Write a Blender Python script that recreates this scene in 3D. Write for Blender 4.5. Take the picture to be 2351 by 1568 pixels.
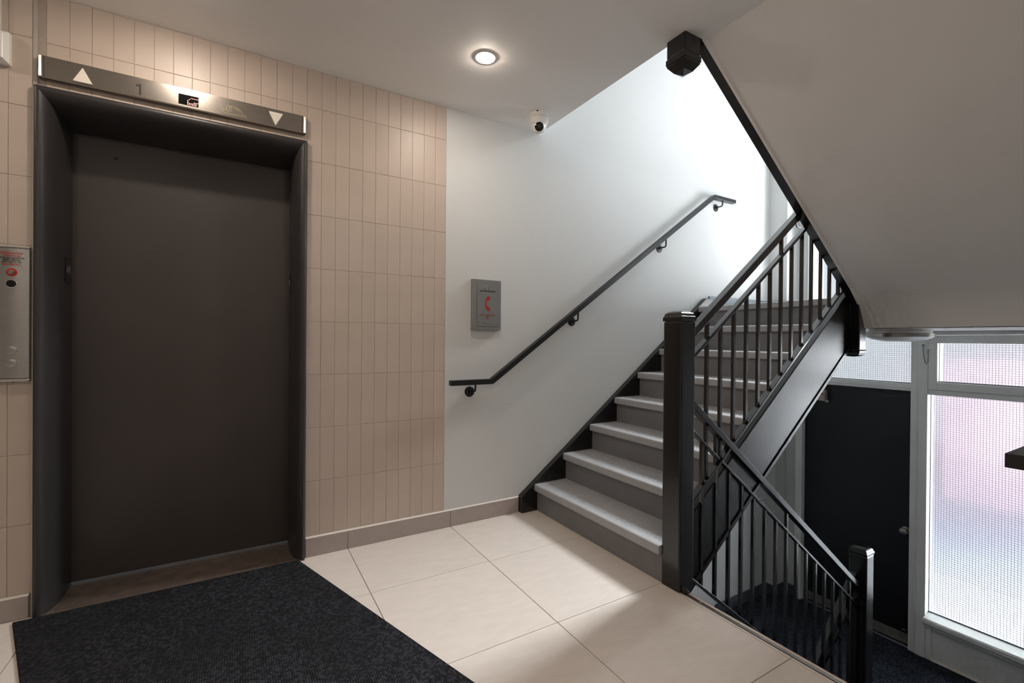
import bpy, bmesh, math, random
from mathutils import Matrix, Vector

random.seed(7)
for o in list(bpy.data.objects):
    bpy.data.objects.remove(o)
S = bpy.context.scene
COL = S.collection
R = math.radians

# ------------------------------------------------------------------ camera
cd = bpy.data.cameras.new('camera')
cd.sensor_fit = 'HORIZONTAL'
cd.sensor_width = 36.0
cd.lens = 16.167
cd.clip_start = 0.02
cam = bpy.data.objects.new('camera', cd)
COL.objects.link(cam)
RT = Vector((0.86031, -0.50971, 0.00805))
UP = Vector((-0.00456, 0.00809, 0.99996))
FW = Vector((0.50976, 0.86031, -0.00464))
mw = Matrix((RT, UP, -FW)).transposed().to_4x4()
mw.translation = Vector((0.0, -2.66, 1.17))
cam.matrix_world = mw
S.camera = cam

# ------------------------------------------------------------------ world, daylight, exposure
W = bpy.data.worlds.new('overcast_sky')
S.world = W
W.use_nodes = True
bg = W.node_tree.nodes['Background']
bg.inputs[0].default_value = (0.86, 0.93, 1.0, 1)
bg.inputs[1].default_value = 0.62


def area_light(name, loc, rot, sx, sy, power, color):
    l = bpy.data.lights.new(name, 'AREA')
    l.shape = 'RECTANGLE'
    l.size, l.size_y = sx, sy
    l.energy = power
    l.color = color
    o = bpy.data.objects.new(name, l)
    COL.objects.link(o)
    o.location = loc
    o.rotation_euler = rot
    return o


# daylight outside the tall stair window above the half landing, coming down along the stairs
def aim(a, b):
    return (Vector(b) - Vector(a)).to_track_quat('-Z', 'Y').to_euler()


P1, P2 = (7.0, -0.45, 5.5), (7.2, -4.9, 0.3)
area_light('daylight', P1, aim(P1, (2.6, -0.6, 0.9)), 1.2, 1.3, 620, (0.93, 0.975, 1.0))
# daylight from the street side, falling through the lower screen
area_light('street_daylight', P2, aim(P2, (3.6, -0.9, 0.2)), 5.2, 3.2, 1150, (0.92, 0.96, 1.0))

S.view_settings.view_transform = 'Standard'
S.view_settings.look = 'None'
S.view_settings.gamma = 1
S.view_settings.use_curve_mapping = False
S.view_settings.exposure = 0.5
S.cycles.use_denoising = True
S.cycles.max_bounces = 7
S.cycles.diffuse_bounces = 4
S.cycles.glossy_bounces = 3
S.cycles.transmission_bounces = 5
S.cycles.use_adaptive_sampling = True
S.cycles.adaptive_threshold = 0.07
S.cycles.adaptive_min_samples = 16
S.cycles.sample_clamp_indirect = 6.0


# ------------------------------------------------------------------ materials
def lin(r, g, b):
    f = lambda c: (c / 255 / 12.92) if c / 255 <= 0.04045 else ((c / 255 + 0.055) / 1.055) ** 2.4
    return (f(r), f(g), f(b), 1)


def mat(name, col, rough=0.5, metal=0.0, var=0.0, scale=8.0, bump=0.0, bscale=60.0, spec=0.5, rand=0.0, stretch=None, coat=0.0):
    m = bpy.data.materials.new(name)
    m.use_nodes = True
    nt = m.node_tree
    N, L = nt.nodes, nt.links
    b = N['Principled BSDF']
    b.inputs['Roughness'].default_value = rough
    b.inputs['Metallic'].default_value = metal
    b.inputs['Specular IOR Level'].default_value = spec
    b.inputs['Coat Weight'].default_value = coat
    b.inputs['Coat Roughness'].default_value = 0.12
    tc = N.new('ShaderNodeTexCoord')
    mp = N.new('ShaderNodeMapping')
    L.new(tc.outputs['Object'], mp.inputs[0])
    if stretch:
        mp.inputs['Scale'].default_value = stretch
    c = N.new('ShaderNodeRGB')
    c.outputs[0].default_value = col
    out = c.outputs[0]
    if var > 0:
        n = N.new('ShaderNodeTexNoise')
        n.inputs['Scale'].default_value = scale
        n.inputs['Detail'].default_value = 2
        L.new(mp.outputs[0], n.inputs['Vector'])
        mr = N.new('ShaderNodeMapRange')
        mr.inputs['From Min'].default_value = 0.3
        mr.inputs['From Max'].default_value = 0.7
        mr.inputs['To Min'].default_value = 1 - var
        mr.inputs['To Max'].default_value = 1 + var
        L.new(n.outputs['Fac'], mr.inputs['Value'])
        mx = N.new('ShaderNodeVectorMath')
        mx.operation = 'SCALE'
        L.new(out, mx.inputs[0])
        L.new(mr.outputs[0], mx.inputs['Scale'])
        out = mx.outputs[0]
    if rand > 0:
        oi = N.new('ShaderNodeObjectInfo')
        mr2 = N.new('ShaderNodeMapRange')
        mr2.inputs['To Min'].default_value = 1 - rand
        mr2.inputs['To Max'].default_value = 1 + rand
        L.new(oi.outputs['Random'], mr2.inputs['Value'])
        mx2 = N.new('ShaderNodeVectorMath')
        mx2.operation = 'SCALE'
        L.new(out, mx2.inputs[0])
        L.new(mr2.outputs[0], mx2.inputs['Scale'])
        out = mx2.outputs[0]
    L.new(out, b.inputs['Base Color'])
    if bump > 0:
        n2 = N.new('ShaderNodeTexNoise')
        n2.inputs['Scale'].default_value = bscale
        n2.inputs['Detail'].default_value = 1
        L.new(mp.outputs[0], n2.inputs['Vector'])
        bp = N.new('ShaderNodeBump')
        bp.inputs['Strength'].default_value = bump
        bp.inputs['Distance'].default_value = 0.004
        L.new(n2.outputs['Fac'], bp.inputs['Height'])
        L.new(bp.outputs[0], b.inputs['Normal'])
    return m


def emit(name, col, strength):
    m = bpy.data.materials.new(name)
    m.use_nodes = True
    b = m.node_tree.nodes['Principled BSDF']
    b.inputs['Base Color'].default_value = (0.8, 0.8, 0.8, 1)
    b.inputs['Emission Color'].default_value = col
    b.inputs['Emission Strength'].default_value = strength
    return m


M = {}
M['tile'] = mat('glazed_beige_tile', lin(191, 176, 164), 0.42, var=0.035, scale=5, rand=0.02)
M['grout'] = mat('grout', lin(165, 151, 140), 0.85, var=0.05, scale=40)
M['floor_tile'] = mat('cream_porcelain_tile', lin(206, 196, 188), 0.45, var=0.035, scale=9, rand=0.012, stretch=(1, 3, 1))
M['floor_grout'] = mat('dark_grout', lin(96, 86, 80), 0.9)
M['base_tile'] = mat('taupe_base_tile', lin(168, 156, 151), 0.5, var=0.04, scale=30, rand=0.015)
M['white'] = mat('white_wall_paint', lin(207, 208, 207), 0.55, var=0.012, scale=2.2, bump=0.06, bscale=120)
M['ceil'] = mat('ceiling_paint', lin(242, 240, 238), 0.7, var=0.01, scale=1.6)
M['soffit'] = mat('soffit_paint', lin(242, 239, 237), 0.6, var=0.015, scale=2.0)
M['black'] = mat('black_gloss_paint', lin(13, 13, 14), 0.27, var=0.1, scale=20, bump=0.06, bscale=55, coat=0.3, spec=0.5)
M['black_rail'] = mat('black_rail_paint', lin(13, 13, 14), 0.26, var=0.08, scale=25, coat=0.6, spec=0.5)
M['matt_black'] = mat('matt_black_powder_coat', lin(24, 25, 27), 0.38)
M['stringer'] = mat('black_satin_stringer_paint', lin(14, 14, 15), 0.36, var=0.1, scale=20, bump=0.10, bscale=40, spec=0.3)
M['dark_bar'] = mat('dark_guard_bar', lin(34, 40, 44), 0.6)
M['tread'] = mat('grey_tread_rubber', lin(160, 160, 162), 0.38, var=0.05, scale=14, bump=0.04, bscale=90)
M['riser'] = mat('grey_riser_paint', lin(118, 117, 120), 0.45, var=0.05, scale=10)
M['elev'] = mat('dark_bronze_paint', lin(64, 58, 56), 0.42, var=0.05, scale=2.5, bump=0.03, bscale=160)
M['jamb'] = mat('dark_jamb_paint', lin(52, 49, 50), 0.4, var=0.05, scale=6, bump=0.05, bscale=90)
M['sill'] = mat('worn_bronze_sill', lin(98, 85, 78), 0.5, metal=0.3, var=0.25, scale=14)
M['steel'] = mat('brushed_stainless', lin(176, 173, 170), 0.36, metal=1.0, var=0.05, scale=30, bump=0.03, bscale=60, stretch=(1, 1, 12))
M['steel_h'] = mat('brushed_stainless_sideways', lin(170, 163, 156), 0.24, metal=1.0, var=0.05, scale=30, bump=0.025, bscale=60, stretch=(0.6, 1, 14))
M['chrome'] = mat('chrome', lin(205, 205, 205), 0.1, metal=1.0)
M['alum'] = mat('aluminium_trim', lin(200, 200, 200), 0.25, metal=1.0, var=0.08, scale=20)
M['grey_panel'] = mat('grey_satin_panel', lin(150, 150, 150), 0.36, metal=0.55, var=0.03, scale=10)
M['plastic'] = mat('white_plastic', lin(228, 226, 222), 0.35)
M['arrow'] = mat('ivory_arrow_plastic', lin(232, 224, 214), 0.4)
M['glossblack'] = mat('black_glass', (0.004, 0.004, 0.005, 1), 0.08)
M['ink'] = mat('black_ink', (0.01, 0.01, 0.01, 1), 0.5)
M['red'] = mat('red_ink', lin(176, 34, 26), 0.5)
M['cream_line'] = mat('etched_cream_line', lin(214, 196, 150), 0.5)
M['grey_ink'] = mat('grey_ink', lin(120, 120, 120), 0.5)
M['led'] = emit('red_led', (1.0, 0.07, 0.02, 1), 0.8)
M['led'].cycles.emission_sampling = 'NONE'
M['lamp'] = emit('warm_led_lens', (1.0, 0.87, 0.74, 1), 310.0)
M['navy'] = mat('navy_door_paint', lin(15, 18, 25), 0.4, var=0.08, scale=3, bump=0.03, bscale=60)
M['frame'] = mat('white_frame_paint', lin(236, 239, 237), 0.4, var=0.03, scale=7, bump=0.08, bscale=40)
M['cove'] = mat('slate_cove_base', lin(74, 80, 90), 0.45)
M['landbase'] = mat('blue_grey_landing_base', lin(120, 134, 144), 0.4)
M['kick'] = mat('worn_door_sweep', lin(128, 127, 122), 0.5, metal=0.4, var=0.2, scale=20)
M['wood'] = mat('pale_edge_board', lin(202, 186, 168), 0.5, var=0.1, scale=30, stretch=(6, 1, 1))
M['caulk'] = mat('white_caulk', lin(218, 212, 204), 0.6)
M['strip'] = mat('grey_edge_strip', lin(172, 166, 158), 0.45)
M['diff'] = mat('opal_diffuser', lin(236, 238, 240), 0.25)
M['wire'] = mat('mesh_wire', lin(105, 105, 112), 0.5, metal=0.6)
M['beads'] = mat('painted_chain', lin(150, 151, 148), 0.45)
M['nickel'] = mat('dull_nickel', lin(170, 166, 160), 0.3, metal=1.0)
M['closer'] = mat('closer_enamel', lin(176, 170, 160), 0.45, var=0.12, scale=30)
M['road'] = mat('outdoor_pavement', lin(112, 120, 134), 0.9, var=0.15, scale=0.8)
M['pale'] = mat('outdoor_pale_concrete', lin(158, 158, 158), 0.9)
M['pink'] = mat('outdoor_pink_brick', lin(230, 198, 209), 0.9, var=0.2, scale=1.0)


def carpet(name, base, fleck, sx, sy):
    """loop pile: rows of small knots, colour flecks and relief"""
    m = bpy.data.materials.new(name)
    m.use_nodes = True
    N, L = m.node_tree.nodes, m.node_tree.links
    b = N['Principled BSDF']
    b.inputs['Roughness'].default_value = 0.95
    b.inputs['Specular IOR Level'].default_value = 0.15
    tc = N.new('ShaderNodeTexCoord')
    mp = N.new('ShaderNodeMapping')
    mp.inputs['Scale'].default_value = (sx, sy, 1)
    L.new(tc.outputs['Object'], mp.inputs[0])
    vo = N.new('ShaderNodeTexVoronoi')
    vo.inputs['Scale'].default_value = 1.0
    vo.inputs['Randomness'].default_value = 0.3
    L.new(mp.outputs[0], vo.inputs['Vector'])
    no = N.new('ShaderNodeTexNoise')
    no.inputs['Scale'].default_value = 2.2
    no.inputs['Detail'].default_value = 3
    L.new(tc.outputs['Object'], no.inputs['Vector'])
    sep = N.new('ShaderNodeSeparateColor')
    L.new(vo.outputs['Color'], sep.inputs[0])
    mr = N.new('ShaderNodeMapRange')
    mr.inputs['From Min'].default_value = 0.35
    mr.inputs['From Max'].default_value = 1.0
    L.new(sep.outputs[0], mr.inputs['Value'])
    mu = N.new('ShaderNodeMath')
    mu.operation = 'MULTIPLY'
    L.new(mr.outputs[0], mu.inputs[0])
    L.new(no.outputs['Fac'], mu.inputs[1])
    mx = N.new('ShaderNodeMix')
    mx.data_type = 'RGBA'
    mx.inputs['A'].default_value = base
    mx.inputs['B'].default_value = fleck
    L.new(mu.outputs[0], mx.inputs['Factor'])
    L.new(mx.outputs['Result'], b.inputs['Base Color'])
    bp = N.new('ShaderNodeBump')
    bp.inputs['Strength'].default_value = 0.9
    bp.inputs['Distance'].default_value = 0.005
    bp.invert = True
    L.new(vo.outputs['Distance'], bp.inputs['Height'])
    L.new(bp.outputs[0], b.inputs['Normal'])
    return m


M['mat'] = carpet('charcoal_loop_mat', lin(25, 25, 28), lin(66, 66, 72), 125, 105)
M['carpet'] = carpet('blue_black_carpet', lin(15, 17, 21), lin(110, 122, 142), 210, 210)


def glass(name, rough, ior):
    m = bpy.data.materials.new(name)
    m.use_nodes = True
    N, L = m.node_tree.nodes, m.node_tree.links
    N.remove(N['Principled BSDF'])
    out = N['Material Output']
    g = N.new('ShaderNodeBsdfGlass')
    g.inputs['Color'].default_value = (0.97, 0.98, 0.98, 1)
    g.inputs['Roughness'].default_value = rough
    g.inputs['IOR'].default_value = ior
    tc = N.new('ShaderNodeTexCoord')
    no = N.new('ShaderNodeTexNoise')
    no.inputs['Scale'].default_value = 160
    no.inputs['Detail'].default_value = 2
    L.new(tc.outputs['Object'], no.inputs['Vector'])
    bp = N.new('ShaderNodeBump')
    bp.inputs['Strength'].default_value = 0.5
    bp.inputs['Distance'].default_value = 0.004
    L.new(no.outputs['Fac'], bp.inputs['Height'])
    L.new(bp.outputs[0], g.inputs['Normal'])
    tr = N.new('ShaderNodeBsdfTransparent')
    ms = N.new('ShaderNodeMixShader')
    ms.inputs[0].default_value = 0.55      # two faces: about a third of the light goes straight through
    L.new(tr.outputs[0], ms.inputs[1])
    L.new(g.outputs[0], ms.inputs[2])
    L.new(ms.outputs[0], out.inputs[0])
    return m


M['obscure'] = glass('obscured_wired_glass', 0.28, 1.45)


def clear_glass():
    m = bpy.data.materials.new('clear_stair_glass')
    m.use_nodes = True
    N, L = m.node_tree.nodes, m.node_tree.links
    N.remove(N['Principled BSDF'])
    mx = N.new('ShaderNodeMixShader')
    mx.inputs[0].default_value = 0.06
    t = N.new('ShaderNodeBsdfTransparent')
    g = N.new('ShaderNodeBsdfGlossy')
    g.inputs['Roughness'].default_value = 0.02
    L.new(t.outputs[0], mx.inputs[1])
    L.new(g.outputs[0], mx.inputs[2])
    L.new(mx.outputs[0], N['Material Output'].inputs[0])
    return m


M['clear'] = clear_glass()


# ------------------------------------------------------------------ mesh helpers
class MB:
    def __init__(s):
        s.v, s.f = [], []

    def add(s, vs, fs):
        n = len(s.v)
        s.v += [tuple(p) for p in vs]
        s.f += [[n + i for i in q] for q in fs]
        return s

    def box(s, x0, x1, y0, y1, z0, z1):
        if x0 > x1: x0, x1 = x1, x0
        if y0 > y1: y0, y1 = y1, y0
        if z0 > z1: z0, z1 = z1, z0
        return s.add([(x0, y0, z0), (x1, y0, z0), (x1, y1, z0), (x0, y1, z0), (x0, y0, z1), (x1, y0, z1), (x1, y1, z1), (x0, y1, z1)],
                     [(0, 3, 2, 1), (4, 5, 6, 7), (0, 1, 5, 4), (1, 2, 6, 5), (2, 3, 7, 6), (3, 0, 4, 7)])

    def prism(s, poly, a, b, axis):
        """extrude a polygon: axis 'y' poly=(x,z); 'x' poly=(y,z); 'z' poly=(x,y)"""
        def P(p, t):
            return {'y': (p[0], t, p[1]), 'x': (t, p[0], p[1]), 'z': (p[0], p[1], t)}[axis]
        n = len(poly)
        vs = [P(p, a) for p in poly] + [P(p, b) for p in poly]
        fs = [tuple(range(n)), tuple(range(2 * n - 1, n - 1, -1))]
        fs += [(i, n + i, n + (i + 1) % n, (i + 1) % n) for i in range(n)]
        return s.add(vs, fs)

    def strip(s, pts, t, y0, y1):
        """bar following a polyline of its top edge in xz; t = thickness square to it"""
        P = [Vector(p) for p in pts]
        off = []
        for i, p in enumerate(P):
            ds = []
            if i > 0: ds.append((P[i] - P[i - 1]).normalized())
            if i < len(P) - 1: ds.append((P[i + 1] - P[i]).normalized())
            n = sum((Vector((d.y, -d.x)) for d in ds), Vector((0, 0))).normalized()
            k = n.dot(Vector((ds[0].y, -ds[0].x)))
            off.append(p + n * (t / k))
        n = len(P)
        vs, fs = [], []
        for p, q in zip(P, off):
            vs += [(p.x, y0, p.y), (p.x, y1, p.y), (q.x, y1, q.y), (q.x, y0, q.y)]
        for i in range(n - 1):
            a, b = 4 * i, 4 * i + 4
            for k in range(4):
                fs.append((a + k, a + (k + 1) % 4, b + (k + 1) % 4, b + k))
        fs += [(3, 2, 1, 0), tuple(4 * (n - 1) + k for k in range(4))]
        return s.add(vs, fs)

    def tube(s, pts, r, seg=12, caps=True):
        P = [Vector(p) for p in pts]
        rs = r if isinstance(r, (list, tuple)) else [r] * len(P)
        vs, fs = [], []
        up = None
        for i, p in enumerate(P):
            d = (P[min(i + 1, len(P) - 1)] - P[max(i - 1, 0)]).normalized()
            if up is None:
                up = Vector((0, 0, 1)) if abs(d.z) < 0.9 else Vector((1, 0, 0))
            a = d.cross(up).normalized()
            b = a.cross(d).normalized()
            up = b
            for k in range(seg):
                t = 2 * math.pi * k / seg
                vs.append(p + (a * math.cos(t) + b * math.sin(t)) * rs[i])
        for i in range(len(P) - 1):
            for k in range(seg):
                fs.append((i * seg + k, i * seg + (k + 1) % seg, (i + 1) * seg + (k + 1) % seg, (i + 1) * seg + k))
        if caps:
            fs.append(tuple(range(seg - 1, -1, -1)))
            fs.append(tuple((len(P) - 1) * seg + k for k in range(seg)))
        return s.add(vs, fs)

    def lathe(s, prof, c, axis=(0, 0, 1), seg=40):
        """profile of (radius, height) turned about an axis through c"""
        A = Vector(axis).normalized()
        u = A.orthogonal().normalized()
        w = A.cross(u)
        c = Vector(c)
        vs, fs = [], []
        for r, h in prof:
            for k in range(seg):
                t = 2 * math.pi * k / seg
                vs.append(c + A * h + (u * math.cos(t) + w * math.sin(t)) * max(r, 1e-5))
        for i in range(len(prof) - 1):
            for k in range(seg):
                fs.append((i * seg + k, i * seg + (k + 1) % seg, (i + 1) * seg + (k + 1) % seg, (i + 1) * seg + k))
        fs.append(tuple(range(seg - 1, -1, -1)))
        fs.append(tuple((len(prof) - 1) * seg + k for k in range(seg)))
        return s.add(vs, fs)

    def mesh(s, name):
        me = bpy.data.meshes.new(name)
        me.from_pydata(s.v, [], s.f)
        bm = bmesh.new()
        bm.from_mesh(me)
        bmesh.ops.recalc_face_normals(bm, faces=bm.faces)
        bm.to_mesh(me)
        bm.free()
        return me


def link(name, me, m, parent=None, bevel=0.0, smooth=False, kind=None, label=None):
    if not me.materials:
        me.materials.append(M[m] if isinstance(m, str) else m)
    o = bpy.data.objects.new(name, me)
    COL.objects.link(o)
    if smooth:
        me.polygons.foreach_set('use_smooth', [True] * len(me.polygons))
        me.update()
        try:
            me.set_sharp_from_angle(angle=R(40))
        except Exception:
            pass
    if bevel:
        b = o.modifiers.new('edge', 'BEVEL')
        b.width = bevel
        b.segments = 2
        b.limit_method = 'ANGLE'
        b.angle_limit = R(35)
    if parent is not None:
        put(o, parent)
    if kind: o['kind'] = kind
    if label: o['label'] = label
    return o


BASE = {}


def put(o, parent):
    o.parent = parent
    off = BASE.get(parent.name, Vector((0, 0, 0)))     # only an Empty is moved; parts keep world coordinates
    o.matrix_parent_inverse = Matrix.Translation(-off)


def part(name, mb, m, parent, **k):
    return link(name, mb.mesh(name), m, parent, **k)


def thing(name, label, cat, loc, group=None):
    e = bpy.data.objects.new(name, None)
    e.empty_display_size = 0.1
    COL.objects.link(e)
    e.location = loc
    BASE[e.name] = Vector(loc)
    e['label'] = label
    e['category'] = cat
    if group: e['group'] = group
    return e


def single(name, mb, m, label, cat, group=None, **k):
    o = link(name, mb.mesh(name), m, **k)
    o['label'], o['category'] = label, cat
    if group: o['group'] = group
    return o


def struct(name, mb, m, parent=None, **k):
    o = link(name, mb.mesh(name), m, parent, **k)
    if parent is None:
        o['kind'] = 'structure'
    return o


def text(name, body, size, x, y, z, m, parent, width=None, depth=0.0006, rotz=0.0, bold=0.0, align='CENTER'):
    cu = bpy.data.curves.new(name, 'FONT')
    cu.body = body
    cu.size = size
    cu.align_x = align
    cu.align_y = 'CENTER'
    cu.extrude = depth
    cu.offset = bold
    cu.resolution_u = 3
    t = bpy.data.objects.new(name, cu)
    COL.objects.link(t)
    dg = bpy.context.evaluated_depsgraph_get()
    me = bpy.data.meshes.new_from_object(t.evaluated_get(dg))
    bpy.data.objects.remove(t)
    bpy.data.curves.remove(cu)
    me.name = name
    if width:
        xs = [v.co.x for v in me.vertices]
        k = width / (max(xs) - min(xs))
        me.transform(Matrix.Diagonal((k, 1, 1, 1)))
    me.transform(Matrix.Translation((x, y, z)) @ Matrix.Rotation(rotz, 4, 'Z') @ Matrix.Rotation(R(90), 4, 'X'))
    me.materials.clear()
    return link(name, me, m, parent)


# ------------------------------------------------------------------ dimensions (metres)
CEIL = 2.597
EDGE = 1.79           # main floor ends, stairs begin
LAND = 1.468          # half landing
SOFF = 1.262          # underside of half landing
LOW = -1.35           # lower landing
FARX = 4.56           # far wall of the stairwell
SIDE = -2.40          # right-hand wall of the stairwell
TILEX = 1.094         # right end of the tiling
EX0, EX1, EZ = -0.735, 0.302, 2.207   # lift entrance

# ------------------------------------------------------------------ floor with its tiles
floor = struct('floor', MB().box(-3.2, EDGE - 0.012, -4.6, 0.02, -0.25, -0.0035), 'floor_grout')
PX, PY, X0, Y0 = 0.615, 0.605, 0.523, -0.522
g = 0.0012
xs = [X0 + PX * k for k in range(-6, 3)]
xs = [-3.2] + [x for x in xs if -3.19 < x < 1.76] + [1.769]
ys = [0.0] + [Y0 - PY * k for k in range(0, 7) if Y0 - PY * k > -4.59] + [-4.6]
cache = {}
for i in range(len(xs) - 1):
    for j in range(len(ys) - 1):
        w, h = xs[i + 1] - xs[i], ys[j] - ys[j + 1]
        key = (round(w, 4), round(h, 4))
        if key not in cache:
            a, b = w / 2 - g, h / 2 - g
            c = 0.0012
            mb = MB().add([(-a, -b, -0.01), (a, -b, -0.01), (a, b, -0.01), (-a, b, -0.01), (-a, -b, -c), (a, -b, -c), (a, b, -c), (-a, b, -c),
                           (-a + c, -b + c, 0), (a - c, -b + c, 0), (a - c, b - c, 0), (-a + c, b - c, 0)],
                          [(0, 1, 5, 4), (1, 2, 6, 5), (2, 3, 7, 6), (3, 0, 4, 7), (4, 5, 9, 8), (5, 6, 10, 9), (6, 7, 11, 10), (7, 4, 8, 11), (8, 9, 10, 11)])
            cache[key] = mb.mesh('tile')
            cache[key].materials.append(M['floor_tile'])
        o = bpy.data.objects.new('tile', cache[key])
        COL.objects.link(o)
        o.location = ((xs[i] + xs[i + 1]) / 2, (ys[j] + ys[j + 1]) / 2, 0)
        o.parent = floor

# stair-edge trim on the floor
tr = struct('trim_1', MB().box(1.771, 1.783, SIDE, -1.232, -0.02, 0.004), 'alum', bevel=0.0015)
struct('edge_board', MB().box(1.784, 1.802, SIDE, -1.232, -0.05, 0.001), 'wood', tr, bevel=0.002)
for yy in (-1.33, -1.62, -1.9):
    part('screw', MB().lathe([(0.004, 0), (0.003, 0.0012)], (1.777, yy, 0.004), seg=12), 'alum', tr)

# ------------------------------------------------------------------ tiled wall
tw = struct('wall_back_tiled', MB().box(-3.2, EX0, 0.0022, 0.30, -0.2, CEIL).box(EX1, TILEX, 0.0022, 0.30, -0.2, CEIL).box(EX0, EX1, 0.0022, 0.30, EZ, CEIL), 'grout')
tw['label'] = 'beige tiled wall around the elevator'
TW, TH = 0.0718, 0.285
rows = [CEIL, 2.396, 2.111, 1.826, 1.541, 1.257, 0.971, 0.686, 0.401, 0.106]
tcache = {}


def wall_tile(x0, x1, z0, z1):
    w, h = x1 - x0, z1 - z0
    if w < 0.006 or h < 0.006: return
    key = (round(w, 4), round(h, 4))
    if key not in tcache:
        a, b, c = w / 2 - 0.0006, h / 2 - 0.0006, 0.001
        mb = MB().add([(-a, 0.004, -b), (a, 0.004, -b), (a, 0.004, b), (-a, 0.004, b), (-a, c, -b), (a, c, -b), (a, c, b), (-a, c, b),
                       (-a + c, 0, -b + c), (a - c, 0, -b + c), (a - c, 0, b - c), (-a + c, 0, b - c)],
                      [(0, 1, 5, 4), (1, 2, 6, 5), (2, 3, 7, 6), (3, 0, 4, 7), (4, 5, 9, 8), (5, 6, 10, 9), (6, 7, 11, 10), (7, 4, 8, 11), (8, 9, 10, 11)])
        tcache[key] = mb.mesh('tile')
        tcache[key].materials.append(M['tile'])
    o = bpy.data.objects.new('tile', tcache[key])
    COL.objects.link(o)
    o.location = ((x0 + x1) / 2, random.uniform(-0.0002, 0.0002), (z0 + z1) / 2)
    o.rotation_euler = (random.uniform(-0.0016, 0.0016), 0, random.uniform(-0.0025, 0.0025))
    o.parent = tw


cols = [TILEX - TW * k for k in range(0, 26)]
for k in range(len(cols) - 1):
    x1, x0 = cols[k], max(cols[k + 1], -0.727)
    if x1 <= -0.727: break
    for r in range(len(rows) - 1):
        z1, z0 = rows[r], rows[r + 1]
        if x0 < EX1 - 0.02:
            if z1 <= EZ: continue
            z0 = max(z0, EZ)
        wall_tile(max(x0, EX1) if z1 <= EZ else x0, x1, z0, z1)
lrows = [CEIL, 2.401, 2.115, 1.826, 1.541, 1.257, 0.971, 0.677, 0.386, 0.098]
for k in range(7):
    for r in range(len(lrows) - 1):
        wall_tile(-0.742 - TW * (k + 1), -0.742 - TW * k, lrows[r + 1], lrows[r])
part('edge_strip', MB().box(-0.741, -0.728, -0.002, 0.01, 2.207, CEIL), 'strip', tw)
part('caulk_bead', MB().box(-0.742, -0.7352, -0.001, 0.01, 0.0, 2.205), 'caulk', tw)
part('corner_bead', MB().box(TILEX - 0.0005, TILEX + 0.003, -0.001, 0.01, 0.1, CEIL), 'white', tw)

# ------------------------------------------------------------------ white walls, ceiling, enclosure
struct('wall_back', MB().box(TILEX, 5.2, 0.0015, 0.30, -3.2, 5.2).box(-0.2, TILEX, 0.0015, 0.3, 2.9, 5.2), 'white')
wf = MB()
wf.box(FARX, 5.1, -0.085, 0.01, LOW - 0.1, LAND - 0.1)              # corner pier, lower level
wf.box(4.74, 5.0, -0.19, -0.085, LOW - 0.1, LAND - 0.1)             # strip beside the door frame
wf.box(FARX, 5.1, -0.18, 0.01, LAND - 0.1, 5.2)                     # corner pier, upper level
wf.box(4.75, 5.0, -0.30, -0.18, LAND - 0.1, 5.2)                    # recess wall beside the tall window
wf.box(4.66, 5.0, -2.5, -0.30, LAND - 0.19, 1.50)                   # below the tall window
wf.box(FARX, 5.1, -2.5, -2.22, LAND - 0.1, 5.2)
wf.box(4.66, 5.0, -2.5, -0.30, 4.55, 5.2)
wf.box(4.70, 5.0, -2.5, -2.27, LOW - 0.1, LAND)
struct('wall_far', wf, 'white', bevel=0.004)
struct('wall_right', MB().box(1.66, 5.1, SIDE - 0.2, SIDE, -3.2, 5.2), 'white')
struct('wall_lobby_right', MB().box(1.66, 1.86, -4.8, SIDE - 0.2, -0.2, CEIL), 'white')
struct('wall_left', MB().box(-3.4, -3.2, -4.8, 0.3, -0.2, CEIL + 0.1), 'white')
struct('wall_front', MB().box(-3.4, 1.86, -4.8, -4.6, -0.2, CEIL + 0.1), 'white')
struct('wall_upper_lobby', MB().box(0.2, 0.4, SIDE - 0.2, 0.3, CEIL + 0.3, 5.2), 'white')
struct('ceiling', MB().prism([(-3.3, 0.1), (1.782, 0.1), (1.782, -1.236), (1.885, -1.236), (1.885, -4.7), (-3.3, -4.7)], CEIL, CEIL + 0.33, 'z'), 'ceil')
struct('ceiling_stairwell', MB().box(0.2, 5.2, SIDE - 0.2, 0.3, 5.1, 5.3), 'ceil')
struct('floor_lower', MB().box(3.50, 5.0, SIDE - 0.1, 0.1, LOW - 0.15, LOW), 'carpet')
struct('floor_basement', MB().box(0.2, 5.0, SIDE - 0.1, 0.1, -3.2, -3.0), 'carpet')
struct('wall_basement', MB().box(EDGE - 0.25, EDGE - 0.05, SIDE - 0.1, 0.1, -3.1, -0.2), 'white')

# taupe tile skirting along the lift wall
bb = struct('baseboard_back', MB().box(EX1 + 0.004, 1.634, 0.0, 0.012, 0.0, 0.1), 'grout')
for a, b in ((EX1 + 0.003, 0.523), (0.523, 1.135), (1.135, 1.634)):
    part('base_tile', MB().box(a + 0.001, b - 0.001, -0.009, 0.004, 0.001, 0.1), 'base_tile', bb, bevel=0.0012)
part('caulk_bead', MB().prism([(-0.009, 0.1), (0.0, 0.1), (0.0, 0.107), (-0.003, 0.107)], EX1 + 0.004, 1.634, 'x'), 'caulk', bb)
bl = struct('baseboard_left', MB().box(-3.2, -0.746, 0.0, 0.012, 0, 0.09), 'grout')
xx = -0.747
while xx > -3.1:
    part('base_tile', MB().box(max(xx - 0.56, -3.2), xx - 0.001, -0.009, 0.004, 0.001, 0.092), 'base_tile', bl, bevel=0.0012)
    xx -= 0.561
part('caulk_bead', MB().prism([(-0.009, 0.092), (0.0, 0.092), (0.0, 0.099), (-0.003, 0.099)], -3.2, -0.747, 'x'), 'caulk', bl)

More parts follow.
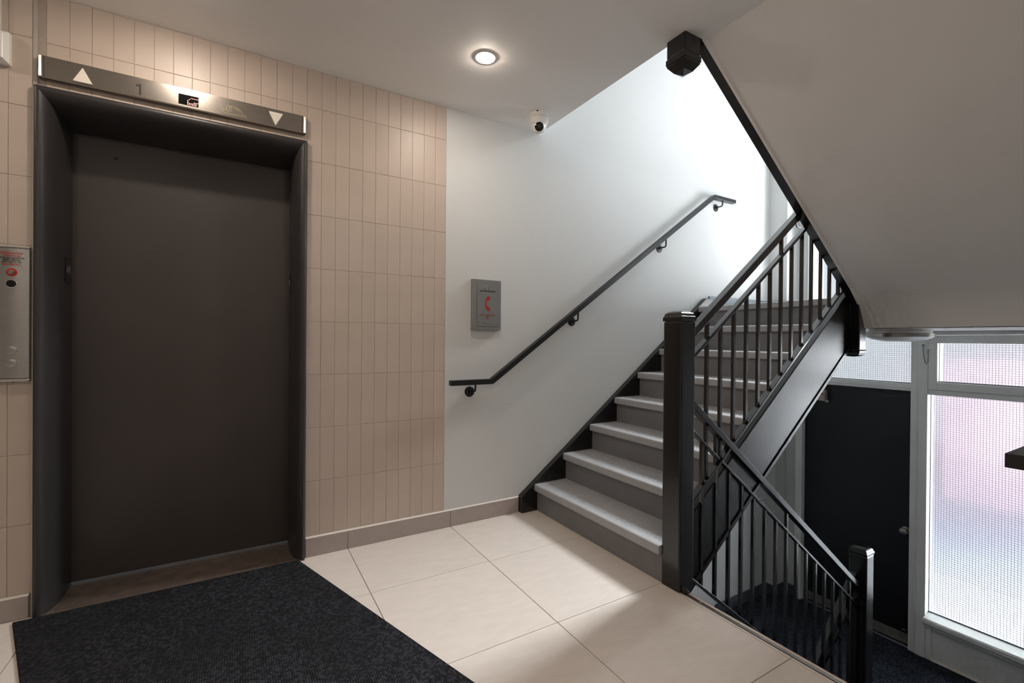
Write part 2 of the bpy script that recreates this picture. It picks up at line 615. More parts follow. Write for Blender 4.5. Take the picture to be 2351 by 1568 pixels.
# slate cove base on the lower landing, blue-grey base on the half landing
cb = MB().prism([(3.765, LOW), (FARX, LOW), (FARX, -1.245), (3.78, -1.245), (3.762, -1.252), (3.755, -1.27), (3.755, -1.32)], -0.012, 0.002, 'y')
cb.box(FARX - 0.012, FARX, -0.097, -0.012, LOW, -1.245)
cb.box(FARX, 4.74, -0.097, -0.085, LOW, -1.245)
cb.box(4.728, 4.74, -0.19, -0.097, LOW, -1.245)
struct('baseboard_lower', cb, 'cove', bevel=0.003)
lb = MB().box(3.625, FARX, -0.014, 0.002, LAND - 0.01, 1.572)
lb.box(FARX - 0.014, FARX, -0.18, -0.014, LAND - 0.01, 1.572)
struct('baseboard_landing', lb, 'landbase', bevel=0.003)

# ------------------------------------------------------------------ half landing
ld = struct('floor_landing', MB().box(3.47, 4.76, -1.18, 0.002, SOFF, LAND - 0.003).box(3.552, 4.76, SIDE, -1.18, SOFF, LAND - 0.003), 'soffit')
ld['label'] = 'half landing between the two stair flights'
part('landing_covering', MB().box(3.49, 4.7, SIDE, -0.004, LAND - 0.002, LAND), 'tread', ld)

# ------------------------------------------------------------------ stair flights
RI, GO, N0 = 0.1835, 0.242, 1.737
STUDS = None


def nose(x):
    return RI + (x - N0) * (RI / GO)


up = thing('staircase', 'grey staircase with studded treads and black stringers rising along the white wall', 'staircase', (1.737, -0.6, 0))
tread_me = MB().prism([(0.002, -0.046), (0.0, -0.04), (0.0, -0.010), (0.003, -0.003), (0.010, 0.0), (GO + 0.026, 0.0), (GO + 0.026, -0.046)], -1.126, -0.044, 'y').mesh('tread')
tread_me.materials.append(M['tread'])
smb = MB()
ny, nx = 39, 7
for i in range(nx):
    for j in range(ny):
        cx = 0.062 + i * 0.0255
        cy = -1.106 + (j + (0.5 if i % 2 else 0)) * 0.0267
        if cy > -0.06: continue
        a = R(45 if (i + j) % 2 else -45)
        ux, uy = math.cos(a), math.sin(a)
        vs = []
        for (p, q, z) in ((-1, -1, -0.0005), (1, -1, -0.0005), (1, 1, -0.0005), (-1, 1, -0.0005), (-.75, -.6, 0.0016), (.75, -.6, 0.0016), (.75, .6, 0.0016), (-.75, .6, 0.0016)):
            vs.append((cx + p * 0.0085 * ux - q * 0.0035 * uy, cy + p * 0.0085 * uy + q * 0.0035 * ux, z))
        smb.add(vs, [(4, 5, 6, 7), (0, 1, 5, 4), (1, 2, 6, 5), (2, 3, 7, 6), (3, 0, 4, 7)])
stud_me = smb.mesh('stud_pattern')
stud_me.materials.append(M['tread'])
riser_me = MB().box(0.024, 0.034, -1.126, -0.044, -RI - 0.002, -0.04).mesh('riser')
riser_me.materials.append(M['riser'])
for n in range(1, 9):
    x, z = N0 + GO * (n - 1), RI * n
    if n < 8:
        t = bpy.data.objects.new('tread', tread_me)
        COL.objects.link(t)
        t.location = (x, 0, z)
        put(t, up)
        s = bpy.data.objects.new('stud_pattern', stud_me)
        COL.objects.link(s)
        s.parent = t          # follows its tread
        s['kind'] = 'stuff'
    r = bpy.data.objects.new('riser', riser_me)
    COL.objects.link(r)
    r.location = (x, 0, z)
    put(r, up)
x8 = N0 + GO * 7
part('landing_nosing', MB().prism([(x8 + 0.002, LAND - 0.046), (x8, LAND - 0.04), (x8, LAND - 0.01), (x8 + 0.003, LAND - 0.003), (x8 + 0.01, LAND), (x8 + 0.07, LAND), (x8 + 0.07, LAND - 0.046)], -1.126, -0.044, 'y'), 'tread', up)
part('wall_stringer', MB().prism([(1.636, 0.0), (1.772, 0.0), (1.80, 0.05), (3.72, 1.30), (3.72, LAND), (3.665, 1.525), (3.645, 1.543), (3.542, 1.547), (1.636, 0.112)], -0.045, 0.0, 'y'), 'black', up, bevel=0.004)
xa, xb = 1.852, 3.476
part('outer_stringer', MB().prism([(xa, nose(xa) + 0.012), (xb, nose(xb) + 0.012), (xb, nose(xb) - 0.375), (xa, nose(xa) - 0.36)], -1.182, -1.126, 'y'), 'stringer', up, bevel=0.006)
part('stringer_lip', MB().prism([(xa, nose(xa) - 0.33), (xb, nose(xb) - 0.345), (xb, nose(xb) - 0.375), (xa, nose(xa) - 0.36)], -1.188, -1.182, 'y'), 'stringer', up, bevel=0.002)
part('soffit', MB().prism([(1.80, -0.05), (3.56, 1.29), (3.56, 1.262), (1.80, -0.09)], -1.126, -0.045, 'y'), 'soffit', up)

# flight above: only its sloping underside and black edge stringer face the room
up2 = thing('staircase', 'upper stair flight seen from below with smooth pale sloping underside and black edge', 'staircase', (2.7, -1.8, 1.26))
curve = [(1.885, 2.601), (3.36, 1.507), (3.42, 1.458), (3.465, 1.408), (3.50, 1.353), (3.527, 1.30), (3.543, SOFF)]
prof = curve + [(3.70, SOFF), (3.70, LAND + 0.1), (3.60, 1.70), (1.885, 2.95)]
part('soffit', MB().prism(prof, SIDE, -1.236, 'y'), 'soffit', up2, smooth=True)
part('edge_stringer', MB().prism([(1.862, 2.612), (3.462, 1.424), (3.462, 1.80), (1.862, 2.99)], -1.236, -1.183, 'y'), 'black', up2, bevel=0.004)
part('plaster_bead', MB().strip([(1.885, 2.606), (3.36, 1.512), (3.455, 1.425)], 0.014, -1.246, -1.234), 'soffit', up2)
for n in range(1, 9):
    xx = 3.56 - 0.235 * (n - 1)
    part('tread', MB().box(xx - 0.26, xx, SIDE, -1.236, LAND + RI * n - 0.04, LAND + RI * n), 'tread', up2)

# flight down to the street door and the one below it
LR, LG = 1.35 / 7, 0.2475
dn = thing('staircase', 'stair flight dropping from the tiled floor edge to the dark lower landing', 'staircase', (2.6, -1.8, LOW))
for n in range(1, 8):
    xx = 1.80 + LG * (n - 1)
    if n < 7:
        part('tread', MB().box(xx, xx + LG + 0.03, SIDE, -1.236, -LR * n - 0.04, -LR * n), 'tread', dn, bevel=0.003)
    part('riser', MB().box(xx, xx + 0.012, SIDE, -1.236, -LR * n, -LR * (n - 1) - 0.04), 'riser', dn)
part('stringer', MB().prism([(1.81, -0.06), (3.62, -0.06 - 0.78 * 1.81), (3.62, -0.4 - 0.78 * 1.81), (1.81, -0.4)], -1.236, -1.183, 'y'), 'black', dn, bevel=0.004)
bs = thing('staircase', 'basement flight sinking into the dark under the stairs', 'staircase', (3.0, -0.6, -3.0))
for n in range(1, 8):
    xx = 3.50 - GO * (n - 1)
    part('tread', MB().box(xx - GO - 0.03, xx, -1.126, -0.002, LOW - RI * n - 0.04, LOW - RI * n), 'riser', bs)
    part('riser', MB().box(xx - 0.012, xx, -1.126, -0.002, LOW - RI * n, LOW - RI * (n - 1)), 'riser', bs)

# ------------------------------------------------------------------ newel posts
NY0, NY1 = -1.236, -1.128


def cap(x0, x1, z, h, sgn=1):
    """low pillow cap with a small band; sgn -1 hangs upside down"""
    mb = MB()
    cx, cy = (x0 + x1) / 2, (NY0 + NY1) / 2
    a, b = (x1 - x0) / 2, (NY1 - NY0) / 2
    rings = [(1.0, 0.0), (1.035, 0.003), (1.035, 0.016), (0.98, 0.022), (0.94, 0.024)]
    for k in range(1, 7):
        t = k / 6 * math.pi / 2
        rings.append((0.94 * math.cos(t) + 0.02, 0.024 + (h - 0.024) * math.sin(t)))
    vs, fs = [], []
    for s, d in rings:
        for p, q in ((-1, -1), (1, -1), (1, 1), (-1, 1)):
            vs.append((cx + p * a * s, cy + q * b * s, z + sgn * d))
    for i in range(len(rings) - 1):
        for k in range(4):
            fs.append((4 * i + k, 4 * i + (k + 1) % 4, 4 * i + 4 + (k + 1) % 4, 4 * i + 4 + k))
    fs += [(0, 1, 2, 3), tuple(4 * (len(rings) - 1) + k for k in range(4))]
    return mb.add(vs, fs)


def pyramid(x0, x1, z, h):
    cx, cy = (x0 + x1) / 2, (NY0 + NY1) / 2
    a, b = (x1 - x0) / 2, (NY1 - NY0) / 2
    rings = [(1.0, 0.0), (1.04, 0.003), (1.04, 0.026), (0.97, 0.032), (0.98, 0.036), (0.90, 0.042), (0.55, 0.042 + (h - 0.042) * 0.62), (0.03, h)]
    vs, fs = [], []
    for s, d in rings:
        for p, q in ((-1, -1), (1, -1), (1, 1), (-1, 1)):
            vs.append((cx + p * a * s, cy + q * b * s, z - d))
    for i in range(len(rings) - 1):
        for k in range(4):
            fs.append((4 * i + k, 4 * i + (k + 1) % 4, 4 * i + 4 + (k + 1) % 4, 4 * i + 4 + k))
    fs += [(0, 1, 2, 3), tuple(4 * (len(rings) - 1) + k for k in range(4))]
    return MB().add(vs, fs)


GN = 'black newel posts of the stair railings'
n1 = thing('newel_post', 'tall black newel post standing on the tiled floor at the foot of the stairs', 'newel post', (1.803, -1.182, 0), GN)
part('post', MB().box(1.753, 1.851, NY0, NY1, 0.0005, 1.262), 'black', n1, bevel=0.008)
part('cap', cap(1.753, 1.851, 1.262, 0.052), 'black', n1, smooth=True)
part('foot_wedge', MB().prism([(1.766, 0.0005), (1.80, 0.0005), (1.80, 0.004), (1.766, 0.040)], NY0 - 0.022, NY0, 'y'), 'black', n1, bevel=0.002)
n2 = thing('newel_post', 'stub of black newel post hanging from the ceiling with a pointed end', 'newel post', (1.815, -1.182, 2.44), GN)
part('post', MB().box(1.757, 1.866, NY0, NY1, 2.512, CEIL + 0.3), 'black', n2, bevel=0.006)
part('pointed_cap', pyramid(1.757, 1.866, 2.512, 0.082), 'black', n2)
n3 = thing('newel_post', 'black newel post end hanging below the half landing before the frosted transom', 'newel post', (3.53, -1.182, 1.08), GN)
part('post', MB().box(3.476, 3.566, NY0, NY1, 1.118, 1.60), 'black', n3, bevel=0.005)
part('rounded_cap', cap(3.476, 3.566, 1.118, 0.045, -1), 'black', n3, smooth=True)
n4 = thing('newel_post', 'black newel post standing on the dark carpet below at the bottom of the railing', 'newel post', (3.67, -1.182, LOW), GN)
part('post', MB().box(3.618, 3.720, NY0, NY1, LOW, -0.272), 'black', n4, bevel=0.007)
part('cap', cap(3.618, 3.720, -0.272, 0.052), 'black', n4, smooth=True)

# ------------------------------------------------------------------ railings
b16 = MB().box(-0.008, 0.008, -0.008, 0.008, 0, 1).mesh('baluster')
b16.materials.append(M['black_rail'])


def baluster(x, z0, z1, parent, name='baluster'):
    o = bpy.data.objects.new(name, b16)
    COL.objects.link(o)
    o.location = (x, -1.180, z0)
    o.scale = (1, 1, z1 - z0)
    put(o, parent)
    # feet of the bars: small weld collar
    return o


rl = thing('stair_railing', 'black metal railing with square balusters climbing beside the upward stairs', 'railing', (2.6, -1.18, 0.3), 'black stair railings')
ht = lambda x: 1.262 + 0.757 * (x - 1.93)
r2 = lambda x: 1.668 + 0.745 * (x - 2.653)
rb = lambda x: 0.938 + 0.765 * (x - 2.6)
part('handrail', MB().strip([(1.85, ht(1.85)), (3.476, ht(3.476))], 0.038, -1.201, -1.159), 'black_rail', rl, bevel=0.003)
part('second_rail', MB().strip([(1.85, r2(1.85)), (3.476, r2(3.476))], 0.016, -1.196, -1.164), 'black_rail', rl, bevel=0.002)
part('bottom_rail', MB().strip([(1.85, rb(1.85)), (3.476, rb(3.476))], 0.014, -1.198, -1.162), 'black_rail', rl, bevel=0.002)
for k in range(14):
    x = 2.007 + k * 0.1086
    long = k in (0, 6, 12)
    baluster(x, rb(x) - 0.008, (ht(x) - 0.03) if long else (r2(x) - 0.008), rl)

rd = thing('stair_railing', 'black metal railing with square balusters running down beside the tiled floor edge', 'railing', (2.7, -1.18, -1.0), 'black stair railings')
h2 = lambda x: 0.876 - 0.780 * (x - 1.90)
q2 = lambda x: 0.728 - 0.784 * (x - 1.913)
qb = lambda x: -0.002 - 0.785 * (x - 1.924)
part('handrail', MB().strip([(1.85, h2(1.85)), (3.588, h2(3.588)), (3.622, h2(3.588))], 0.032, -1.201, -1.159), 'black_rail', rd, bevel=0.0025)
part('second_rail', MB().strip([(1.85, q2(1.85)), (3.578, q2(3.578)), (3.622, q2(3.578))], 0.013, -1.192, -1.168), 'black_rail', rd, bevel=0.0015)
part('bottom_rail', MB().strip([(1.85, qb(1.85)), (3.622, qb(3.622))], 0.013, -1.194, -1.166), 'black_rail', rd, bevel=0.0015)
for k in range(16):
    x = 1.977 + k * 0.1092 if k < 15 else 3.603
    baluster(x, qb(x) - 0.008, (h2(x) - 0.025) if k in (1, 7, 14) else (q2(min(x, 3.578)) - 0.006), rd)

rbm = thing('stair_railing', 'black railing of the basement flight glimpsed through the balusters', 'railing', (3.3, -1.15, -2.0), 'black stair railings')
part('handrail', MB().strip([(2.5, -0.50 - 0.77 * 1.12), (3.62, -0.40)], 0.07, -1.176, -1.136), 'black_rail', rbm, bevel=0.003)
part('second_rail', MB().strip([(2.5, -0.60 - 0.77 * 1.12), (3.62, -0.575)], 0.014, -1.170, -1.142), 'black_rail', rbm)
part('stringer', MB().prism([(2.2, -1.35 - 0.77 * 1.4 + 0.1), (3.618, -1.25), (3.618, -1.58), (2.2, -1.68 - 0.77 * 1.4 + 0.1)], -1.178, -1.13, 'y'), 'black', rbm)

# ------------------------------------------------------------------ wall handrails
def bracket(parent, x, z, yw, sgn, zr):
    """round wall plate with an L-shaped rod up to the rail; wall at yw, sgn = side of the room"""
    b = part('bracket_plate', MB().lathe([(0.034, 0.0), (0.034, 0.003), (0.031, 0.006), (0.010, 0.007), (0.010, 0.016), (0.007, 0.016)], (x, yw, z), (0, sgn, 0), 32), 'matt_black', parent, smooth=True)
    y1 = yw + sgn * 0.062
    pts = [(x + 0.002, yw + sgn * 0.01, z + 0.004), (x + 0.01, yw + sgn * 0.045, z + 0.004), (x + 0.012, y1 - sgn * 0.006, z + 0.008), (x + 0.012, y1, z + 0.018), (x + 0.012, y1, zr)]
    part('bracket_rod', MB().tube(pts, 0.006, 10), 'matt_black', b, smooth=True)
    part('screw', MB().lathe([(0.005, 0), (0.004, 0.002)], (x + 0.004, yw + sgn * 0.006, z - 0.018), (0, sgn, 0), 10), 'chrome', b)


wr = thing('wall_handrail', 'black square-section handrail bracketed to the white wall above the stairs', 'handrail', (2.5, 0, 0.85), 'wall handrails')
part('rail', MB().strip([(1.106, 0.916), (1.385, 0.916), (3.598, 2.460), (3.900, 2.460)], 0.032, -0.078, -0.036), 'matt_black', wr, bevel=0.002)
for x, z, dz in ((1.264, 0.835, 0.886), (2.078, 1.304, 0), (2.985, 1.932, 0), (3.716, 2.378, 2.43)):
    zr = dz if dz else 0.916 + (x + 0.012 - 1.385) * 0.6977 - 0.036
    bracket(wr, x, z, 0.0015, -1, zr)

sr = thing('wall_handrail', 'black handrail end jutting in at the right edge of the photo over the frosted window', 'handrail', (2.2, SIDE, 0.6), 'wall handrails')
part('rail', MB().strip([(1.742, 0.880), (1.95, 0.880), (3.45, 0.880 - 0.78 * 1.5), (3.7, 0.880 - 0.78 * 1.5)], 0.038, -2.322, -2.280), 'matt_black', sr, bevel=0.002)
for x, z, zr in ((1.86, 0.80, 0.845), (2.65, 0.24, 0.30)):
    bracket(sr, x, z, SIDE, 1, zr)

gr = thing('guard_rail', 'round dark guard bar across the landing window behind the railing', 'guard rail', (4.5, -1.2, 2.3), None)
part('bar', MB().tube([(4.47, -0.255, 2.318), (4.47, -2.34, 2.318)], 0.030, 20), 'dark_bar', gr, smooth=True)
part('wall_bracket', MB().tube([(4.47, -0.30, 2.30), (4.50, -0.30, 2.25), (4.75, -0.30, 2.24)], 0.009, 8), 'matt_black', gr, smooth=True)
part('wall_bracket', MB().tube([(4.47, -2.25, 2.30), (4.50, -2.25, 2.25), (4.56, -2.25, 2.24)], 0.009, 8), 'matt_black', gr, smooth=True)

# ------------------------------------------------------------------ lift entrance
el = thing('elevator_entrance', 'dark bronze elevator door in a deep curved frame set in the beige tiles', 'elevator', (-0.22, 0.1, 0))
DY, AL, AH = 0.235, 0.060, 0.077
# rolled frame section: (inset, depth); the header drops a little more
FP = [(0.0, 0.006), (0.0, -0.016), (0.0015, -0.021), (0.005, -0.0245), (0.011, -0.0265), (0.018, -0.0245), (0.025, -0.019), (0.032, -0.010), (0.039, 0.002),
      (0.045, 0.015), (0.050, 0.030), (0.054, 0.047), (0.057, 0.065), (0.0595, 0.090), (0.0605, 0.12), (0.061, 0.18), (0.061, 0.24)]


def sweep(side):
    mb = MB()
    vs, fs = [], []
    pr = [(i, d, i * 1.2 + (0.016 * max(0, d - 0.06) / 0.18)) for i, d in FP]
    for i, d, h in pr:
        if side == 'L':
            vs += [(EX0 + i, d, 0.0005), (EX0 + i, d, EZ - h)]
        elif side == 'R':
            vs += [(EX1 - i, d, 0.0005), (EX1 - i, d, EZ - h)]
        else:
            vs += [(EX0 + i, d, EZ - h), (EX1 - i, d, EZ - h)]
    for k in range(len(pr) - 1):
        fs.append((2 * k, 2 * k + 1, 2 * k + 3, 2 * k + 2))
    return mb.add(vs, fs)


part('jamb', sweep('L'), 'jamb', el, smooth=True)
part('jamb', sweep('R'), 'jamb', el, smooth=True)
part('header', sweep('H'), 'jamb', el, smooth=True)
dx0, dx1, dz1 = EX0 + 0.061, EX1 - 0.061, EZ - 0.089
door = part('door_panel', MB().box(dx0 - 0.03, dx1 + 0.03, DY + 0.004, DY + 0.05, 0.012, dz1 + 0.05), 'elev', el, bevel=0.002)
part('key_hole', MB().lathe([(0.009, 0), (0.009, 0.0015), (0.006, 0.0018)], (-0.519, DY + 0.004, 2.030), (0, -1, 0), 20), 'ink', door)
sl = part('sill', MB().box(EX0 + 0.002, EX1 - 0.002, -0.034, DY + 0.06, -0.02, 0.0015), 'sill', el)
for k in range(15):
    yy = 0.006 + k * 0.0150
    part('sill_rib', MB().box(EX0 + 0.062, EX1 - 0.062, yy, yy + 0.008, 0.001, 0.0032), 'sill', sl)

for sgn, lx, nm in ((1, EX0 + 0.0612, 'left'), (-1, EX1 - 0.0612, 'right')):
    fp = thing('floor_number_plate', 'small black floor number plate on the %s jamb of the elevator' % nm, 'sign', (lx, 0.16, 1.46), 'floor plates on the elevator jambs')
    th = 0.0
    mbp = MB().box(-0.0015, 0.0015, -0.034, 0.034, -0.056, 0.056)
    me = mbp.mesh('plate')
    me.transform(Matrix.Translation((lx + 0.001 * sgn, 0.168, 1.466)) @ Matrix.Rotation(-th, 4, 'Z'))
    link('plate', me, 'glossblack', fp, bevel=0.0005)
    rz = R(90) * sgn - th
    ox = lx + 0.0034 * sgn
    text('numeral', '1', 0.055, ox, 0.168 + 0.016, 1.468, 'grey_ink', fp, rotz=rz)
    text('star', '*', 0.06, ox, 0.168 - 0.010, 1.455, 'grey_ink', fp, rotz=rz)
    for a, b in ((0.0, 0.018), (0.006, 0.018), (0.0, 0.028)):
        part('braille_dot', MB().lathe([(0.0017, 0), (0.001, 0.0012)], (lx + 0.0022 * sgn, 0.164 - a, 1.466 + b - 0.004), (sgn, 0, 0), 8), 'grey_ink', fp)

# ------------------------------------------------------------------ indicator over the lift
LX0, LX1, LZ0, LZ1, LY = -0.722, 0.296, 2.236, 2.331, -0.026
la = thing('elevator_indicator', 'stainless direction indicator bar with white arrows above the elevator door', 'indicator', (-0.21, 0, 2.236))
part('housing', MB().prism([(LX0 + 0.012, LY), (LX1 - 0.012, LY), (LX1 - 0.003, LY + 0.004), (LX1, LY + 0.012), (LX1, 0.004), (LX0, 0.004), (LX0, LY + 0.012), (LX0 + 0.003, LY + 0.004)], LZ0 + 0.008, LZ1 - 0.002, 'z'), 'steel_h', la)
part('bottom_edge', MB().prism([(LY, LZ0 + 0.0085), (LY + 0.003, LZ0 + 0.003), (LY + 0.010, LZ0), (0.004, LZ0), (0.004, LZ0 + 0.0085)], LX0 + 0.004, LX1 - 0.004, 'x'), 'steel_h', la)
for sx in (LX0 + 0.020, LX1 - 0.020):
    part('end_seam', MB().box(sx - 0.0008, sx + 0.0008, LY - 0.0004, LY, LZ0 + 0.006, LZ1 - 0.003), 'ink', la)


def rounded(poly, r=0.004, n=4):
    out = []
    m = len(poly)
    for i in range(m):
        p, a, b = Vector(poly[i]), Vector(poly[i - 1]), Vector(poly[(i + 1) % m])
        u, v = (a - p).normalized(), (b - p).normalized()
        for k in range(n + 1):
            t = k / n
            q = (p + u * r) * (1 - t) ** 2 + p * (2 * t * (1 - t)) + (p + v * r) * t * t
            out.append((q.x, q.y))
    return out


def arrow(name, poly):
    part(name, MB().prism(rounded(poly), LY - 0.009, LY, 'y'), 'arrow', la, bevel=0.0025)


arrow('up_arrow', [(-0.612, 2.249), (-0.548, 2.249), (-0.580, 2.312)])
arrow('down_arrow', [(0.122, 2.311), (0.186, 2.311), (0.153, 2.246)])
part('numeral', MB().prism([(-0.3925, 2.252), (-0.3855, 2.252), (-0.3855, 2.3035), (-0.3900, 2.3035), (-0.3940, 2.2975), (-0.4035, 2.2950), (-0.4035, 2.2895), (-0.3925, 2.2905)], LY - 0.0008, LY, 'y'), 'ink', la)
dp = part('display', MB().box(-0.249, -0.172, LY - 0.0012, LY, 2.253, 2.300), 'glossblack', la)
digits = {'P': None}
pat = ['.......#####', '......#.....', '.....#......', '.....#...###', '.....######.', '.....######.']
for r_, row in enumerate(pat):
    for c_, ch in enumerate(row):
        if ch == '#':
            x = -0.2465 + c_ * 0.0063
            z = 2.289 - r_ * 0.0060
            part('led_dot', MB().box(x, x + 0.0036, LY - 0.0020, LY - 0.0012, z - 0.0036, z), 'led', dp)
hel = [(-0.071, 2.262), (-0.078, 2.268), (-0.072, 2.272), (-0.060, 2.272), (-0.050, 2.271), (-0.045, 2.292), (-0.036, 2.295), (-0.024, 2.293), (-0.008, 2.288), (0.002, 2.278), (0.008, 2.266), (0.018, 2.262), (0.028, 2.254), (0.014, 2.256), (-0.010, 2.258), (-0.045, 2.256), (-0.066, 2.257), (-0.074, 2.262)]
hp = part('helmet_outline', MB().tube([(x, LY - 0.0003, z) for x, z in hel], 0.0009, 6), 'cream_line', la)
part('helmet_badge', MB().tube([(x, LY - 0.0003, z) for x, z in [(-0.060, 2.272), (-0.056, 2.290), (-0.050, 2.297), (-0.043, 2.291), (-0.036, 2.289), (-0.040, 2.281), (-0.038, 2.274), (-0.046, 2.266), (-0.060, 2.272)]], 0.0009, 6), 'cream_line', hp)
part('helmet_ridge', MB().tube([(x, LY - 0.0003, z) for x, z in [(-0.026, 2.290), (-0.014, 2.284), (-0.006, 2.276)]], 0.0008, 6), 'cream_line', hp)
part('helmet_strap', MB().tube([(x, LY - 0.0003, z) for x, z in [(-0.083, 2.297), (-0.081, 2.282), (-0.072, 2.270)]], 0.0006, 6), 'cream_line', hp)

# ------------------------------------------------------------------ call station
HX, HW, HZ0, HZ1, HY = -0.7965, 0.0535, 0.979, 1.536, -0.018
hs = thing('elevator_call_station', 'stainless call panel with two round buttons at the left photo edge', 'call panel', (HX, 0, HZ0))
part('plate', MB().prism([(HX - HW, 0.004), (HX - HW, HY + 0.012), (HX - HW + 0.003, HY + 0.004), (HX - HW + 0.012, HY), (HX + HW - 0.012, HY), (HX + HW - 0.003, HY + 0.004), (HX + HW, HY + 0.012), (HX + HW, 0.004)], HZ0 + 0.016, HZ1 - 0.012, 'z'), 'steel', hs, smooth=True)
for z0, z1 in ((HZ0, HZ0 + 0.0155), (HZ1 - 0.0115, HZ1)):
    part('end_cap', MB().box(HX - HW, HX + HW, HY + 0.001, 0.004, z0, z1), 'steel', hs, bevel=0.007)
yt = HY - 0.0004
for i, (tx, sz, w, mm, z) in enumerate((("FIREFIGHTERS'", 0.0115, 0.066, 'red', 1.5030), ('OPERATION', 0.0115, 0.052, 'red', 1.4925), ('TO RECALL ELEVATORS', 0.0092, 0.074, 'ink', 1.4838),
                                        ('INSERT FIRE KEY', 0.0092, 0.053, 'ink', 1.4755), ("AND TURN TO 'ON'", 0.0092, 0.057, 'ink', 1.4672), ('FIRE RECALL', 0.0115, 0.056, 'red', 1.4575))):
    text('lettering', tx, sz, HX, yt, z, mm, hs, width=w, bold=0.0001)
part('key_ring', MB().lathe([(0.0165, 0), (0.0165, 0.0015), (0.016, 0.002)], (HX, HY, 1.426), (0, -1, 0), 32), 'red', hs)
k = part('key_switch', MB().lathe([(0.0095, 0.001), (0.0095, 0.008), (0.008, 0.010), (0.005, 0.010)], (HX, HY, 1.426), (0, -1, 0), 24), 'chrome', hs, smooth=True)
part('key_arrow', MB().tube([(HX + 0.0045 * math.sin(R(a)), HY - 0.0105, 1.426 + 0.0045 * math.cos(R(a))) for a in range(20, 341, 20)], 0.0009, 6), 'ink', k)
s = part('bezel', MB().lathe([(0.0175, 0), (0.0175, 0.003), (0.0150, 0.0045)], (HX, HY, 1.3795), (0, -1, 0), 32), 'chrome', hs, smooth=True)
part('sensor_window', MB().lathe([(0.0148, 0.0045), (0.0148, 0.0052), (0.013, 0.0056)], (HX, HY, 1.3795), (0, -1, 0), 32), 'glossblack', s)
for z in (1.111, 1.0585):
    rg = part('button_ring', MB().lathe([(0.0170, 0), (0.0165, 0.004), (0.0142, 0.0045)], (HX, HY, z), (0, -1, 0), 32), 'chrome', hs, smooth=True)
    part('button', MB().lathe([(0.0138, 0.0044), (0.0138, 0.0062), (0.012, 0.0072), (0.004, 0.0068)], (HX, HY, z), (0, -1, 0), 32), 'steel', rg, smooth=True)
part('fixing_screw', MB().lathe([(0.003, 0), (0.002, 0.003)], (HX + 0.002, -0.008, HZ0), (0, 0, -1), 8), 'ink', hs)

# ------------------------------------------------------------------ white junction box with raceway, top left
jb = thing('junction_box', 'white plastic box with a cable raceway in the upper left corner', 'box', (-0.9, 0, 2.26))
bx0, bx1, bz0, bz1 = -1.02, -0.803, 2.262, 2.392
vs = []
for (a, y) in ((0.0, 0.002), (0.0, -0.022), (0.016, -0.042)):
    vs += [(bx0 + a, y, bz0 + a), (bx1 - a, y, bz0 + a), (bx1 - a, y, bz1 - a), (bx0 + a, y, bz1 - a)]
part('body', MB().add(vs, [(0, 1, 5, 4), (1, 2, 6, 5), (2, 3, 7, 6), (3, 0, 4, 7), (4, 5, 9, 8), (5, 6, 10, 9), (6, 7, 11, 10), (7, 4, 8, 11), (8, 9, 10, 11)]), 'plastic', jb, bevel=0.003)
part('cover_plate', MB().box(bx0 + 0.03, bx1 - 0.032, -0.0432, -0.042, bz0 + 0.03, bz1 - 0.028), 'plastic', jb, bevel=0.0005)
part('raceway', MB().box(-0.885, -0.8325, -0.022, 0.001, 2.392, CEIL), 'plastic', jb, bevel=0.003)

# ------------------------------------------------------------------ telephone cabinet
pb = thing('telephone_cabinet', 'grey metal elevator telephone cabinet with a red handset sign on the white wall', 'cabinet', (1.37, 0, 1.229))
PY_ = -0.024
part('body', MB().box(1.268, 1.476, PY_, 0.002, 1.229, 1.553), 'grey_panel', pb, bevel=0.002)
pd = part('door', MB().box(1.302, 1.450, PY_ - 0.0015, PY_, 1.253, 1.528), 'grey_panel', pb, bevel=0.0006)
for a in ((1.3012, 1.3022, 1.253, 1.528), (1.4498, 1.4508, 1.253, 1.528)):
    part('seam', MB().box(a[0], a[1], PY_ - 0.0006, PY_, a[2], a[3]), 'ink', pb)
for a in ((1.302, 1.450, 1.2520, 1.2530), (1.302, 1.450, 1.528, 1.529)):
    part('seam', MB().box(a[0], a[1], PY_ - 0.0006, PY_, a[2], a[3]), 'ink', pb)
pc, yy = 1.376, PY_ - 0.0018
part('lock', MB().lathe([(0.012, 0), (0.012, 0.004), (0.008, 0.008), (0.004, 0.008)], (pc, PY_ - 0.0015, 1.500), (0, -1, 0), 24), 'chrome', pd, smooth=True)
text('lettering', 'ELEVATOR TELEPHONE', 0.0115, pc, yy, 1.478, 'ink', pd, width=0.112, bold=0.0002)
hand = [(1.394, 1.442), (1.388, 1.447), (1.378, 1.446), (1.367, 1.436), (1.361, 1.418), (1.360, 1.400), (1.361, 1.382), (1.367, 1.364), (1.378, 1.354), (1.388, 1.353), (1.394, 1.358), (1.393, 1.376), (1.380, 1.379), (1.375, 1.376), (1.370, 1.390), (1.369, 1.400), (1.370, 1.410), (1.375, 1.424), (1.380, 1.421), (1.393, 1.424)]
hd = part('handset_sign', MB().prism(hand, yy - 0.0006, yy, 'y'), 'red', pd)
for z0, z1 in ((1.424, 1.444), (1.356, 1.376)):
    part('handset_line', MB().box(1.3845, 1.3865, yy - 0.0012, yy - 0.0006, z0, z1), 'grey_panel', hd)
text('lettering', 'ELEVATOR COMMUNICATIONS', 0.0095, pc, yy, 1.325, 'red', pd, width=0.112)
part('lamp_mark', MB().prism([(pc - 0.004, 1.3115), (pc + 0.004, 1.3115), (pc, 1.3185)], yy - 0.0006, yy, 'y'), 'ink', pd)
text('lettering', 'FAILURE', 0.0095, pc, yy, 1.304, 'red', pd, width=0.031)
